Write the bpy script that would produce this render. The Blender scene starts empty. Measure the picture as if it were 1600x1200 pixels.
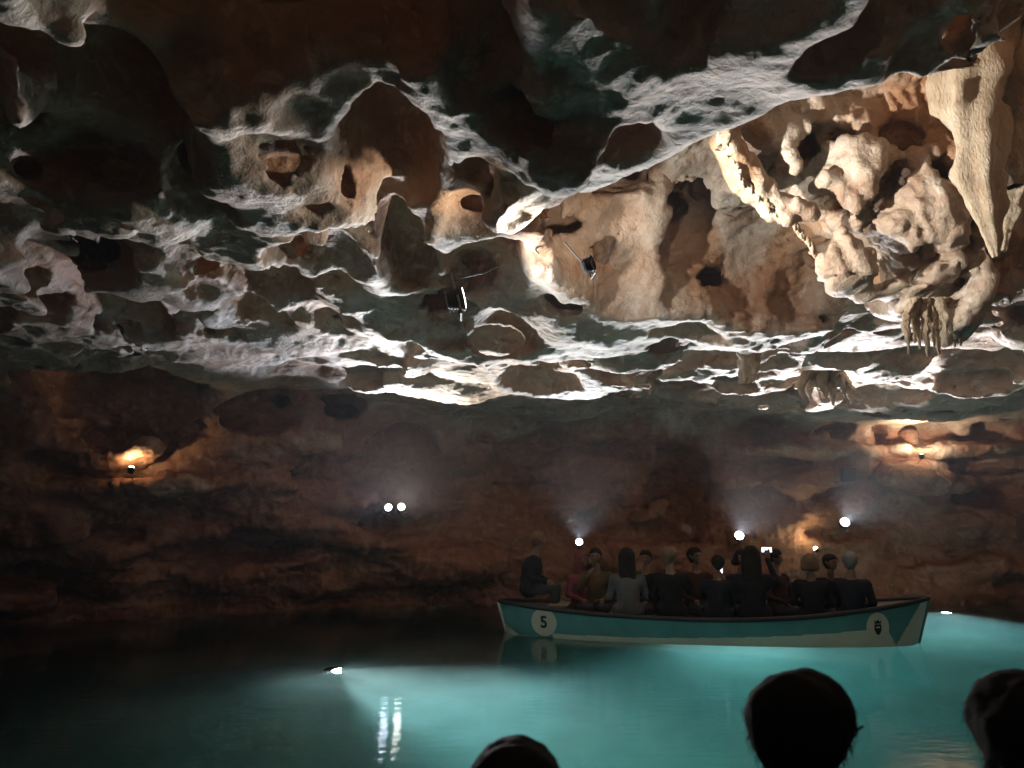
import bpy, bmesh, math, random
import numpy as np
from mathutils import Vector, Matrix

# ------------------------------------------------------------------ camera, world, exposure
sc = bpy.context.scene
C = sc.collection
R = math.radians
CAM_Z, PITCH, FPX = 1.7, math.atan(216 / 1200.0), 1200.0

cam_d = bpy.data.cameras.new('camera')
cam = bpy.data.objects.new('camera', cam_d)
C.objects.link(cam)
cam.location = (0, 0, CAM_Z)
cam.rotation_euler = (math.pi / 2 + PITCH, 0, 0)
cam_d.sensor_width = 36
cam_d.lens = 36 * FPX / 1600
cam_d.clip_end = 200
cam_d.clip_start = 0.05
cam_d.dof.use_dof = True
cam_d.dof.focus_distance = 10.5
cam_d.dof.aperture_fstop = 3.2
sc.camera = cam

w = bpy.data.worlds.new('World')
sc.world = w
w.use_nodes = True
bg = w.node_tree.nodes['Background']
bg.inputs['Color'].default_value = (0.02, 0.024, 0.03, 1)   # inside a cave: no daylight at all
bg.inputs['Strength'].default_value = 0.02

sc.view_settings.view_transform = 'Standard'
sc.view_settings.look = 'None'
sc.view_settings.exposure = 0.2
sc.view_settings.gamma = 1.0
sc.view_settings.use_curve_mapping = False
cy = sc.cycles
cy.use_denoising = True
cy.max_bounces = 7
cy.diffuse_bounces = 3
cy.glossy_bounces = 3
cy.transmission_bounces = 5
cy.volume_bounces = 1
cy.transparent_max_bounces = 6
cy.sample_clamp_indirect = 3.0
cy.sample_clamp_direct = 0.0
cy.blur_glossy = 0.5
cy.use_light_tree = True
cy.use_adaptive_sampling = True
cy.adaptive_threshold = 0.04

# ------------------------------------------------------------------ small helpers
rng = np.random.RandomState(7)
_cp, _sp = math.cos(PITCH), math.sin(PITCH)


def ray(px, py):
    u, v = (px - 800) / FPX, (600 - py) / FPX
    d = np.array([u, _cp - v * _sp, _sp + v * _cp])
    return d / d[1]


def at(px, py, Y):
    """point of the place seen at a spot of the photograph, Y metres ahead"""
    d = ray(px, py)
    return Vector((d[0] * Y, Y, CAM_Z + d[2] * Y))


def at_z(px, py, z):
    d = ray(px, py)
    Y = (z - CAM_Z) / d[2]
    return Vector((d[0] * Y, Y, z))


def tag(o, label=None, cat=None, group=None, kind=None):
    for k, v in (('label', label), ('category', cat), ('group', group), ('kind', kind)):
        if v:
            o[k] = v
    return o


def empty(name, loc, rz=0.0):
    o = bpy.data.objects.new(name, None)
    o.empty_display_size = 0.1
    C.objects.link(o)
    o.location = loc
    o.rotation_euler = (0, 0, rz)
    return o


def link(name, me, mat=None, parent=None):
    o = bpy.data.objects.new(name, me)
    C.objects.link(o)
    if mat is not None:
        for m in (mat if isinstance(mat, (list, tuple)) else [mat]):
            me.materials.append(m)
    o.parent = parent
    return o


def mesh_np(name, V, F, smooth=True, mats=None):
    """mesh from numpy verts and quads / triangles"""
    me = bpy.data.meshes.new(name)
    V = np.asarray(V, np.float32)
    F = np.asarray(F, np.int32)
    n = F.shape[1]
    me.vertices.add(len(V))
    me.vertices.foreach_set('co', V.ravel())
    me.loops.add(F.size)
    me.loops.foreach_set('vertex_index', F.ravel())
    me.polygons.add(len(F))
    me.polygons.foreach_set('loop_start', np.arange(0, F.size, n, dtype=np.int32))
    me.polygons.foreach_set('loop_total', np.full(len(F), n, np.int32))
    if mats is not None:
        me.polygons.foreach_set('material_index', np.asarray(mats, np.int32))
    me.update(calc_edges=True)
    me.validate()
    me.polygons.foreach_set('use_smooth', np.full(len(me.polygons), smooth, bool))
    return me


class MB:
    """collects shapes for one part"""
    def __init__(self):
        self.bm = bmesh.new()

    def box(self, c, s, rot=None, bevel=0.0):
        M = Matrix.Translation(c) @ (rot.to_4x4() if rot else Matrix.Identity(4)) @ Matrix.Diagonal((s[0], s[1], s[2], 1))
        g = bmesh.ops.create_cube(self.bm, size=1, matrix=M)
        if bevel:
            es = list({e for v in g['verts'] for e in v.link_edges})
            bmesh.ops.bevel(self.bm, geom=es, offset=bevel, segments=2, affect='EDGES', profile=0.5)
        return self

    def cone(self, a, b, r1, r2, seg=16):
        a, b = Vector(a), Vector(b)
        d = b - a
        M = Matrix.Translation((a + b) / 2) @ d.to_track_quat('Z', 'Y').to_matrix().to_4x4()
        bmesh.ops.create_cone(self.bm, cap_ends=True, segments=seg, radius1=r1, radius2=r2, depth=d.length, matrix=M)
        return self

    def ball(self, c, r, seg=16):
        M = Matrix.Translation(c) @ Matrix.Diagonal((r[0], r[1], r[2], 1))
        bmesh.ops.create_uvsphere(self.bm, u_segments=seg, v_segments=seg // 2, radius=1, matrix=M)
        return self

    def tube(self, pts, r, seg=8):
        pts = [Vector(p) for p in pts]
        rings = []
        for i, p in enumerate(pts):
            t = (pts[min(i + 1, len(pts) - 1)] - pts[max(i - 1, 0)]).normalized()
            q = t.to_track_quat('Z', 'Y')
            rr = r[i] if isinstance(r, (list, tuple)) else r
            rings.append([self.bm.verts.new(p + q @ Vector((rr * math.cos(k * 2 * math.pi / seg), rr * math.sin(k * 2 * math.pi / seg), 0))) for k in range(seg)])
        for a, b in zip(rings, rings[1:]):
            for k in range(seg):
                self.bm.faces.new((a[k], a[(k + 1) % seg], b[(k + 1) % seg], b[k]))
        self.bm.faces.new(rings[0][::-1])
        self.bm.faces.new(rings[-1])
        return self

    def build(self, name, mat, parent=None, smooth=False):
        me = bpy.data.meshes.new(name)
        bmesh.ops.recalc_face_normals(self.bm, faces=self.bm.faces)
        self.bm.to_mesh(me)
        self.bm.free()
        if smooth:
            me.polygons.foreach_set('use_smooth', np.ones(len(me.polygons), bool))
        return link(name, me, mat, parent)


# ------------------------------------------------------------------ implicit surfaces
def surface_nets(f, xs, ys, zs):
    """quads of the zero level of f on a rectilinear grid (f>0 is solid)"""
    s = f > 0
    cnt = np.zeros(tuple(n - 1 for n in f.shape), np.uint8)
    for a in (0, 1):
        for b in (0, 1):
            for c in (0, 1):
                cnt += s[a:a + cnt.shape[0], b:b + cnt.shape[1], c:c + cnt.shape[2]]
    act = (cnt > 0) & (cnt < 8)
    ii, jj, kk = np.nonzero(act)
    idx = np.full(act.shape, -1, np.int32)
    idx[ii, jj, kk] = np.arange(len(ii), dtype=np.int32)
    acc = np.zeros((len(ii), 3), np.float32)
    num = np.zeros(len(ii), np.float32)
    cor = [(a, b, c) for a in (0, 1) for b in (0, 1) for c in (0, 1)]
    for p in cor:
        for ax in range(3):
            if p[ax]:
                continue
            q = list(p)
            q[ax] = 1
            f0 = f[ii + p[0], jj + p[1], kk + p[2]]
            f1 = f[ii + q[0], jj + q[1], kk + q[2]]
            m = (f0 > 0) != (f1 > 0)
            t = np.where(m, f0 / np.where(m, f0 - f1, 1), 0)
            P = np.stack([np.full(len(ii), p[k], np.float32) for k in range(3)], 1)
            P[:, ax] += t
            acc += P * m[:, None]
            num += m
    L = acc / num[:, None]
    V = np.empty_like(L)
    for k, (g, ind) in enumerate(((xs, ii), (ys, jj), (zs, kk))):
        V[:, k] = g[ind] + L[:, k] * (g[ind + 1] - g[ind])
    quads = []
    for ax in range(3):
        sl0 = [slice(None)] * 3
        sl1 = [slice(None)] * 3
        sl0[ax] = slice(0, -1)
        sl1[ax] = slice(1, None)
        a0, a1 = s[tuple(sl0)], s[tuple(sl1)]
        e = np.argwhere(a0 != a1)
        o1, o2 = [(1, 2), (2, 0), (0, 1)][ax]
        ok = (e[:, o1] > 0) & (e[:, o2] > 0) & (e[:, o1] < f.shape[o1] - 1) & (e[:, o2] < f.shape[o2] - 1)
        e = e[ok]
        sg = a0[e[:, 0], e[:, 1], e[:, 2]]

        def cell(d1, d2):
            c = e.copy()
            c[:, o1] -= d1
            c[:, o2] -= d2
            return idx[c[:, 0], c[:, 1], c[:, 2]]
        q = np.stack([cell(1, 1), cell(0, 1), cell(0, 0), cell(1, 0)], 1)
        q[~sg] = q[~sg][:, ::-1]
        quads.append(q)
    return V, np.concatenate(quads)


def bmat(coords, spacing, origin, n):
    """cubic B-spline weights of a random lattice"""
    t = (coords - origin) / spacing
    i0 = np.floor(t).astype(int)
    u = (t - i0).astype(np.float32)
    W = np.zeros((len(coords), n), np.float32)
    ws = ((1 - u) ** 3 / 6, (3 * u ** 3 - 6 * u ** 2 + 4) / 6, (-3 * u ** 3 + 3 * u ** 2 + 3 * u + 1) / 6, u ** 3 / 6)
    r = np.arange(len(coords))
    for k in range(4):
        W[r, np.clip(i0 + k, 0, n - 1)] += ws[k]
    return W


def grid_noise(xs, ys, zs, sp, seed):
    r = np.random.RandomState(seed)
    sp = (sp, sp, sp) if np.isscalar(sp) else sp
    Ms = []
    for g, q in zip((xs, ys, zs), sp):
        n = int((g[-1] - g[0]) / q) + 5
        Ms.append(bmat(g, q, g[0], n))
    L = r.uniform(-1, 1, tuple(M.shape[1] for M in Ms)).astype(np.float32) * 1.9
    A = np.tensordot(Ms[0], L, (1, 0))
    A = np.einsum('bj,ajc->abc', Ms[1], A, optimize=True)
    return A @ Ms[2].T


def vnoise(P, scale, seed):
    """value noise at points, -1..1"""
    Q = np.asarray(P, np.float64) / scale + seed * 17.31
    i = np.floor(Q).astype(np.int64)
    u = Q - i
    u = u * u * u * (u * (u * 6 - 15) + 10)
    out = np.zeros(len(Q))
    for a in (0, 1):
        for b in (0, 1):
            for c in (0, 1):
                h = ((i[:, 0] + a) * 374761393 + (i[:, 1] + b) * 668265263 + (i[:, 2] + c) * 2147483647 + seed * 974711) & 0xffffffff
                h = ((h ^ (h >> 13)) * 1274126177) & 0xffffffff
                h = (h ^ (h >> 16)) & 0xffff
                wgt = (u[:, 0] if a else 1 - u[:, 0]) * (u[:, 1] if b else 1 - u[:, 1]) * (u[:, 2] if c else 1 - u[:, 2])
                out += wgt * (h / 32767.5 - 1)
    return out


def vert_normals(V, F):
    n = np.cross(V[F[:, 2]] - V[F[:, 0]], V[F[:, 3 % F.shape[1]]] - V[F[:, 1]])
    N = np.zeros_like(V)
    for k in range(F.shape[1]):
        for ax in range(3):
            N[:, ax] += np.bincount(F[:, k], n[:, ax], len(V))
    return N / np.maximum(np.linalg.norm(N, axis=1, keepdims=True), 1e-9)


def smin(a, b, k):
    if k <= 0:
        return np.minimum(a, b)
    h = np.clip(0.5 + 0.5 * (b - a) / k, 0, 1)
    return b * (1 - h) + a * h - k * h * (1 - h)


# ------------------------------------------------------------------ materials
def new_mat(name):
    m = bpy.data.materials.new(name)
    m.use_nodes = True
    nt = m.node_tree
    return m, nt, nt.nodes['Principled BSDF']


def nd(nt, t, **kw):
    n = nt.nodes.new(t)
    for k, v in kw.items():
        setattr(n, k, v)
    return n


def plain(name, col, rough=0.7, metal=0.0, noise=0.25, scale=20.0, spec=0.4):
    """a colour with slight cloudy wear"""
    m, nt, b = new_mat(name)
    tc = nd(nt, 'ShaderNodeTexCoord')
    n = nd(nt, 'ShaderNodeTexNoise')
    n.inputs['Scale'].default_value = scale
    n.inputs['Detail'].default_value = 4
    nt.links.new(tc.outputs['Object'], n.inputs['Vector'])
    mx = nd(nt, 'ShaderNodeMix', data_type='RGBA')
    mx.inputs['A'].default_value = (*[c * (1 - noise) for c in col], 1)
    mx.inputs['B'].default_value = (*[min(1, c * (1 + noise)) for c in col], 1)
    nt.links.new(n.outputs['Fac'], mx.inputs['Factor'])
    nt.links.new(mx.outputs['Result'], b.inputs['Base Color'])
    b.inputs['Roughness'].default_value = rough
    b.inputs['Metallic'].default_value = metal
    b.inputs['Specular IOR Level'].default_value = spec
    return m


def emit(name, col, strength):
    m, nt, b = new_mat(name)
    b.inputs['Base Color'].default_value = (*col, 1)
    b.inputs['Emission Color'].default_value = (*col, 1)
    b.inputs['Emission Strength'].default_value = strength
    m.cycles.emission_sampling = 'NONE' if strength < 30 else 'AUTO'
    return m


def rock_mat(name, cols, stretch=(1, 1, 1), bump=0.75):
    m, nt, b = new_mat(name)
    tc = nd(nt, 'ShaderNodeTexCoord')
    mp = nd(nt, 'ShaderNodeMapping')
    mp.inputs['Scale'].default_value = stretch
    nt.links.new(tc.outputs['Object'], mp.inputs['Vector'])

    def noise(scale, det, dist=0.0, rough=0.55):
        n = nd(nt, 'ShaderNodeTexNoise')
        n.inputs['Scale'].default_value = scale
        n.inputs['Detail'].default_value = det
        n.inputs['Distortion'].default_value = dist
        n.inputs['Roughness'].default_value = rough
        nt.links.new(mp.outputs['Vector'], n.inputs['Vector'])
        return n.outputs['Fac']
    rp = nd(nt, 'ShaderNodeValToRGB')
    el = rp.color_ramp.elements
    el[0].position, el[0].color = 0.34, (*cols[0], 1)
    el[1].position, el[1].color = 0.66, (*cols[2], 1)
    e = el.new(0.5)
    e.color = (*cols[1], 1)
    nt.links.new(noise(0.9, 6, 0.8), rp.inputs['Fac'])
    # pale calcite veils and dark mineral stains of their own shape
    r2 = nd(nt, 'ShaderNodeValToRGB')
    r2.color_ramp.elements[0].position = 0.55
    r2.color_ramp.elements[1].position = 0.68
    nt.links.new(noise(2.7, 7, 1.5, 0.65), r2.inputs['Fac'])
    m1 = nd(nt, 'ShaderNodeMix', data_type='RGBA')
    m1.inputs['B'].default_value = (*cols[3], 1)
    nt.links.new(r2.outputs['Color'], m1.inputs['Factor'])
    nt.links.new(rp.outputs['Color'], m1.inputs['A'])
    r3 = nd(nt, 'ShaderNodeValToRGB')
    r3.color_ramp.elements[0].position = 0.53
    r3.color_ramp.elements[1].position = 0.72
    nt.links.new(noise(5.0, 8, 1.0, 0.7), r3.inputs['Fac'])
    m2 = nd(nt, 'ShaderNodeMix', data_type='RGBA')
    m2.inputs['B'].default_value = (*cols[4], 1)
    nt.links.new(r3.outputs['Color'], m2.inputs['Factor'])
    nt.links.new(m1.outputs['Result'], m2.inputs['A'])
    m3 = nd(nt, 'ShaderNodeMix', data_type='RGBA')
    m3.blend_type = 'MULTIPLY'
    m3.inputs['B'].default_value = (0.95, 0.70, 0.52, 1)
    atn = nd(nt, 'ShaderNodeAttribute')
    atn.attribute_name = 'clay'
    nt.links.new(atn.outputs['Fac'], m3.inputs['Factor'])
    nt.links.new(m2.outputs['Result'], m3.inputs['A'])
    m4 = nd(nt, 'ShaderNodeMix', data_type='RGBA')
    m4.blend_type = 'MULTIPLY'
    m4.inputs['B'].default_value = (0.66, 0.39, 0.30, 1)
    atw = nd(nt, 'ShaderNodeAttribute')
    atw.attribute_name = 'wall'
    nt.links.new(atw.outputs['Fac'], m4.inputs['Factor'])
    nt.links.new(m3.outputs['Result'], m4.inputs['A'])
    nt.links.new(m4.outputs['Result'], b.inputs['Base Color'])
    b.inputs['Roughness'].default_value = 0.66
    b.inputs['Specular IOR Level'].default_value = 0.3
    bp = nd(nt, 'ShaderNodeBump')
    bp.inputs['Strength'].default_value = bump
    bp.inputs['Distance'].default_value = 0.03
    nt.links.new(noise(22, 6, 0.4, 0.6), bp.inputs['Height'])
    nt.links.new(bp.outputs['Normal'], b.inputs['Normal'])
    return m


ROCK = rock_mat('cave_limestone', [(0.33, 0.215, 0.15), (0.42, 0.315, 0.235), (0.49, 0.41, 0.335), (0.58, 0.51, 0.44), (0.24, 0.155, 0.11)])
WALLROCK = rock_mat('red_clay_limestone', [(0.13, 0.058, 0.036), (0.19, 0.095, 0.06), (0.26, 0.15, 0.095), (0.28, 0.19, 0.13), (0.08, 0.04, 0.028)], (1, 1, 1.8))
CALCITE = rock_mat('calcite', [(0.33, 0.23, 0.15), (0.42, 0.32, 0.22), (0.48, 0.40, 0.30), (0.52, 0.45, 0.36), (0.22, 0.15, 0.10)], (3, 3, 1))

# ------------------------------------------------------------------ the cave (one solid of rock, voids carved out of it)
rib_pts = [(1135, 235, 6.1), (1160, 285, 6.25), (1200, 325, 6.4), (1240, 350, 6.5), (1270, 395, 6.6), (1300, 430, 6.75), (1335, 462, 6.9)]
# [cave begin]
def spaced(*segs):
    out = [segs[0][0]]
    for a, b, d in segs:
        n = max(1, int(round((b - a) / d)))
        out += list(np.linspace(a, b, n + 1)[1:])
    return np.array(out, np.float32)


xs = spaced((-12.5, -7, 0.11), (-7, 9, 0.06), (9, 13.5, 0.1))
ys = spaced((-3, 2.2, 0.16), (2.2, 6, 0.042), (6, 12, 0.06), (12, 20.5, 0.08))
zs = spaced((-2.6, -0.3, 0.18), (-0.3, 3.2, 0.07), (3.2, 5.2, 0.05), (5.2, 7.0, 0.09))
ZC = 3.9                                     # level of the flat part of the ceiling

X0, Y0, Z0 = xs[:, None, None], ys[None, :, None], zs[None, None, :]
WX = 0.17 * grid_noise(xs, ys, zs, 0.8, 1) + 0.065 * grid_noise(xs, ys, zs, 0.3, 4)
WY = 0.17 * grid_noise(xs, ys, zs, 0.8, 2) + 0.065 * grid_noise(xs, ys, zs, 0.3, 5)
WZ = 0.10 * grid_noise(xs, ys, zs, 0.9, 3) + 0.045 * grid_noise(xs, ys, zs, 0.3, 6)


def wall_line(x, z):
    """how far ahead the back wall stands"""
    base = np.interp(x, [-13, -9, -6, -3, 0, 3, 4.1, 4.7, 8, 13.5], [10.0, 13.4, 15.2, 16.5, 17.0, 17.3, 17.5, 16.8, 17.0, 16.4])
    lean = np.interp(x, [-13, -7, -3, 0.5, 5, 13], [0.7, 0.95, 0.55, 0.2, 0.08, 0.05])
    return base - lean * np.clip(z, 0, 5)


_wl = np.empty((len(xs), 1, len(zs)), np.float32)
for _k, _z in enumerate(zs):
    _wl[:, 0, _k] = wall_line(xs, _z)
ceil_f = (Z0 + WZ) - ZC - 0.10 * np.sin(X0 * 0.7 + Y0 * 0.35)
wall_f = (Y0 + WY * 1.2) - _wl
strata = 0.06 * grid_noise(xs, ys, zs, (1.6, 1.6, 0.3), 9) + 0.24 * grid_noise(xs, ys, zs, (1.0, 1.0, 0.7), 10)
wall_f = wall_f + strata
side_f = np.maximum(-(X0 + 11.6) - 0.25 * WX * 4 + 0 * Y0, (X0 - 12.8) + 0 * Y0) + 0 * Z0
f = -smin(-ceil_f, -wall_f, 0.5)
f = np.maximum(f, side_f).astype(np.float32)
del ceil_f, wall_f, side_f, strata


def sub(c, r, pad=1.25):
    o = []
    for g, cc, rr in zip((xs, ys, zs), c, r):
        a = np.searchsorted(g, cc - rr * pad - 0.3)
        b = np.searchsorted(g, cc + rr * pad + 0.3)
        o.append(slice(a, max(b, a)))
    return tuple(o)


def ell(c, r, rz=0.0, ry=0.0):
    rb = (max(r[0], r[1]),) * 2 + (r[2],) if rz else r
    if ry:
        rb = (max(r),) * 3
    s = sub(c, rb)
    x = xs[s[0]][:, None, None] + WX[s] - c[0]
    y = ys[s[1]][None, :, None] + WY[s] - c[1]
    z = zs[s[2]][None, None, :] + WZ[s] - c[2]
    if rz:
        cz, sz = math.cos(rz), math.sin(rz)
        x, y = x * cz + y * sz, -x * sz + y * cz
    if ry:
        cz, sz = math.cos(ry), math.sin(ry)
        x, z = x * cz - z * sz, x * sz + z * cz
    q = np.sqrt((x / r[0]) ** 2 + (y / r[1]) ** 2 + (z / r[2]) ** 2)
    return s, (q - 1) * min(r)


def carve(c, r, k=0.05, rz=0.0, ry=0.0):
    s, d = ell(c, r, rz, ry)
    if d.size:
        f[s] = smin(f[s], d, k)


def addrock(c, r, k=0.08, rz=0.0, ry=0.0):
    s, d = ell(c, r, rz, ry)
    if d.size:
        f[s] = -smin(-f[s], d, k)


def pocket(x0, y0, x1, y1, depth=0.6, k=0.04, z=ZC, rz=0.0):
    """solution pocket in the ceiling whose mouth is seen in this part of the picture"""
    a, b = at_z((x0 + x1) / 2, y0, z), at_z((x0 + x1) / 2, y1, z)
    ym = (a.y + b.y) / 2
    m = ray((x0 + x1) / 2, (y0 + y1) / 2)
    xa = (x0 - 800) / FPX * math.hypot(ym, z - CAM_Z) * 0.985
    xb = (x1 - 800) / FPX * math.hypot(ym, z - CAM_Z) * 0.985
    carve(((xa + xb) / 2, ym, z - 0.02), (abs(xb - xa) / 2, abs(b.y - a.y) / 2, depth), k, rz)


def knob(px, py, Y, r, k=0.12, **kw):
    p = at(px, py, Y)
    addrock(tuple(p), r, k, **kw)


# small scallops everywhere on the ceiling, first
rs = np.random.RandomState(21)
for _ in range(260):
    y = rs.uniform(2.2, 16.0)
    x = rs.uniform(-0.75, 0.75) * (y + 2)
    if 0.6 < x < 4.6 and 4.0 < y < 8.7:
        continue
    a = rs.uniform(0.15, 0.45)
    carve((x, y, ZC + rs.uniform(-0.02, 0.10)), (a * rs.uniform(0.8, 1.6), a * rs.uniform(0.6, 1.1), a * rs.uniform(0.3, 0.6)), 0.05, rs.uniform(0, 3.1))

# ledges along the far ceiling, layer under layer
for _ in range(60):
    y = rs.uniform(8.5, 15.5)
    x = rs.uniform(-2.5, 9.5)
    addrock((x, y, ZC + rs.uniform(-0.02, 0.12)), (rs.uniform(0.5, 1.6), rs.uniform(0.25, 0.6), rs.uniform(0.12, 0.3)), 0.08, rs.uniform(-0.4, 0.4))
for _ in range(120):
    y = rs.uniform(7.5, 15.5)
    x = rs.uniform(-3.5, 9.5)
    a = rs.uniform(0.2, 0.6)
    carve((x, y, ZC + rs.uniform(-0.1, 0.05)), (a * 1.3, a * 0.8, a * 0.5), 0.02, rs.uniform(-0.5, 0.5))

# the big near masses of the ceiling
knob(875, 172, 4.3, (0.42, 0.42, 0.46))
knob(815, 300, 5.2, (0.22, 0.3, 0.28))
knob(400, 250, 4.9, (0.75, 0.5, 0.32), rz=0.3)
knob(470, 300, 5.3, (0.5, 0.4, 0.28))
knob(180, 330, 5.3, (0.7, 0.35, 0.25))
knob(450, 370, 6.0, (0.6, 0.4, 0.22))
knob(1000, 235, 5.0, (0.25, 0.35, 0.22))

# pockets whose mouths one can pick out
for p in [
    (150, -120, 820, 172, 1.0), (100, 90, 330, 300, 0.8), (-60, 180, 95, 290, 0.6), (-80, 20, 120, 130, 0.5),
    (535, 195, 715, 355, 0.9), (590, 315, 690, 366, 0.5), (716, 268, 792, 345, 0.5),
    (690, 70, 850, 205, 0.5), (1005, 20, 1120, 125, 0.5), (1275, -10, 1420, 108, 0.5), (905, 195, 1010, 270, 0.5),
    (568, 362, 700, 478, 0.9), (690, 395, 850, 488, 0.7),
    (290, 285, 395, 345, 0.5), (130, 330, 300, 415, 0.35), (350, 412, 495, 512, 0.8), (100, 455, 255, 545, 0.8),
    (105, 390, 205, 452, 0.5), (250, 385, 350, 460, 0.3), (292, 490, 352, 558, 0.6), (480, 448, 582, 492, 0.5),
    (362, 482, 432, 536, 0.5), (510, 362, 566, 402, 0.4), (430, 372, 565, 460, 0.45), (470, 510, 542, 542, 0.35),
    (598, 524, 658, 552, 0.35), (740, 503, 852, 532, 0.35), (900, 548, 1002, 576, 0.35), (780, 570, 905, 602, 0.4),
    (1010, 575, 1130, 622, 0.4), (930, 598, 975, 640, 0.3), (1190, 600, 1260, 640, 0.4), (1350, 570, 1460, 610, 0.3),
    (300, 60, 420, 150, 0.5), (0, 330, 90, 400, 0.3), (0, 410, 100, 470, 0.35), (560, 540, 640, 575, 0.25),
]:
    pocket(*p)

# the lit alcove on the right: a dome dissolved into the ceiling
carve((2.9, 5.95, ZC - 0.1), (2.5, 2.1, 1.75), 0.06)
pocket(862, 300, 1230, 482, 1.15, 0.05)
carve((4.6, 6.2, ZC), (1.8, 1.7, 1.7), 0.1)
carve((2.3, 4.75, ZC), (1.3, 1.05, 0.9), 0.1, 0.3)
carve((3.6, 4.4, ZC), (1.3, 1.25, 1.1), 0.1, 0.3)
rq = np.random.RandomState(5)
for _ in range(45):
    a = rq.uniform(.12, .38)
    carve((rq.uniform(.3, 2.8), rq.uniform(6.4, 8.1), rq.uniform(3.9, 5.3)), (a * rq.uniform(.8, 1.8), a * .8, a * rq.uniform(.6, 1.1)), 0.06, 0, rq.uniform(-.6, .6))
for _ in range(40):
    a = rq.uniform(.12, .34)
    carve((rq.uniform(2.6, 5.4), rq.uniform(6.6, 8.0), rq.uniform(4.0, 5.6)), (a, a * .8, a * rq.uniform(.7, 1.6)), 0.06, 0, rq.uniform(0, .9))
# pale fluted mass hanging inside it, pitted
for px, py, Y, r in [(1310, 265, 7.2, (0.6, 0.45, 0.55)), (1400, 300, 7.1, (0.7, 0.45, 0.7)), (1500, 340, 7.2, (0.8, 0.5, 0.8)), (1235, 235, 6.8, (0.5, 0.4, 0.3)), (1460, 410, 7.3, (0.8, 0.45, 0.4)), (1350, 370, 7.3, (0.45, 0.35, 0.55)), (1400, 440, 7.4, (0.5, 0.35, 0.3))]:
    knob(px, py, Y, r, 0.25)
# the rib with its drip edge
for (ax, ay, aY), (bx, by, bY) in zip(rib_pts, rib_pts[1:]):
    for t in (0, 0.5):
        p = at(ax + (bx - ax) * t, ay + (by - ay) * t - 14, aY + (bY - aY) * t)
        addrock(tuple(p), (0.08, 0.12, 0.13), 0.05)
        addrock((p.x + 0.05, p.y + 0.05, p.z + 0.30), (0.08, 0.13, 0.38), 0.06)
# pits and windows in the pale mass
for px, py, Y, r in [(1220, 235, 6.3, (.14, .3, .12)), (1300, 255, 6.6, (.24, .9, .24)), (1405, 270, 6.5, (.15, .85, .15)), (1480, 268, 6.5, (.16, .85, .16)), (1350, 330, 6.7, (.1, .25, .12)), (1330, 190, 6.3, (.5, .85, .14)), (1450, 190, 6.2, (.3, .9, .22)), (1180, 200, 6.0, (.22, .3, .12)), (1430, 380, 6.7, (.2, .2, .1)), (1370, 240, 6.5, (.1, .85, .25)), (1260, 300, 6.7, (.12, .3, .1))]:
    p = at(px, py, Y - 0.1)
    carve(tuple(p), r, 0.05, 0, 0.5)
for _ in range(70):
    px = rs.uniform(1190, 1560)
    py = rs.uniform(190, 300 + (px - 1190) * 0.55)
    p = at(px, py, rs.uniform(6.75, 7.05))
    addrock(tuple(p), (rs.uniform(.05, .12), rs.uniform(.2, .4), rs.uniform(.15, .5)), 0.19, 0, rs.uniform(0.1, 0.9))
for _ in range(60):
    px, py = rs.uniform(1200, 1590), rs.uniform(170, 470)
    p = at(px, py, rs.uniform(6.5, 6.85))
    a = rs.uniform(.05, .16)
    carve(tuple(p), (a, .25, a * rs.uniform(.8, 2)), 0.04, 0, rs.uniform(0.1, 0.9))
# red hollows between the draperies, and the deep channel beside the rib
for px, py, Y, r, t in [(1225, 232, 6.2, (.13, .7, .10), .2), (1295, 250, 6.3, (.20, .8, .20), .5), (1405, 272, 6.3, (.15, .7, .15), .3), (1482, 268, 6.3, (.15, .7, .14), .2), (1345, 180, 6.0, (.42, .7, .12), .35), (1455, 185, 6.0, (.26, .8, .17), .3), (1365, 330, 6.5, (.10, .6, .14), .6), (1440, 395, 6.5, (.16, .5, .10), .3)]:
    carve(tuple(at(px, py, Y)), r, 0.04, 0, t)
for (ax, ay, aY), (bx, by, bY) in zip(rib_pts, rib_pts[1:]):
    for t in (0, 0.5):
        carve(tuple(at(ax + (bx - ax) * t + 50, ay + (by - ay) * t - 12, aY + (bY - aY) * t + 0.15)), (0.10, 0.6, 0.20), 0.04, 0, -0.6)
# dark hollow below the rib
for px, py, Y, r in [(1190, 405, 7.3, (.65, .8, .6)), (1285, 440, 7.5, (.5, .75, .4)), (1110, 390, 7.2, (.5, .6, .5))]:
    carve(tuple(at(px, py, Y)), r, 0.05)

# smaller scallops overlapping inside and between the big pockets
rq = np.random.RandomState(33)
for _ in range(620):
    y = rq.uniform(2.4, 10.5)
    x = rq.uniform(-0.78, 0.78) * (y + 1)
    if 0.4 < x < 4.8 and 3.6 < y < 8.3:
        continue
    a = rq.uniform(0.10, 0.30) * (0.8 + y * 0.03)
    carve((x, y, rq.choice([3.86, 3.95, 4.1, 4.3, 4.5]) + rq.uniform(-.08, .08)), (a * rq.uniform(.9, 1.7), a * rq.uniform(.7, 1.1), a * rq.uniform(.5, .9)), 0.025, rq.uniform(0, 3.1))
# back wall: hollows, ledges, the nook on the left
def wall_carve(px, py, r, dy=0.0, k=0.06):
    Y = 14.0
    for _ in range(12):
        p = at(px, py, Y)
        Y = float(wall_line(p.x, p.z))
    p = at(px, py, Y + dy)
    carve(tuple(p), r, k)
    return p


def wall_add(px, py, r, dy=0.0, k=0.1, **kw):
    Y = 14.0
    for _ in range(12):
        p = at(px, py, Y)
        Y = float(wall_line(p.x, p.z))
    p = at(px, py, Y + dy)
    addrock(tuple(p), r, k, **kw)
    return p


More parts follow.
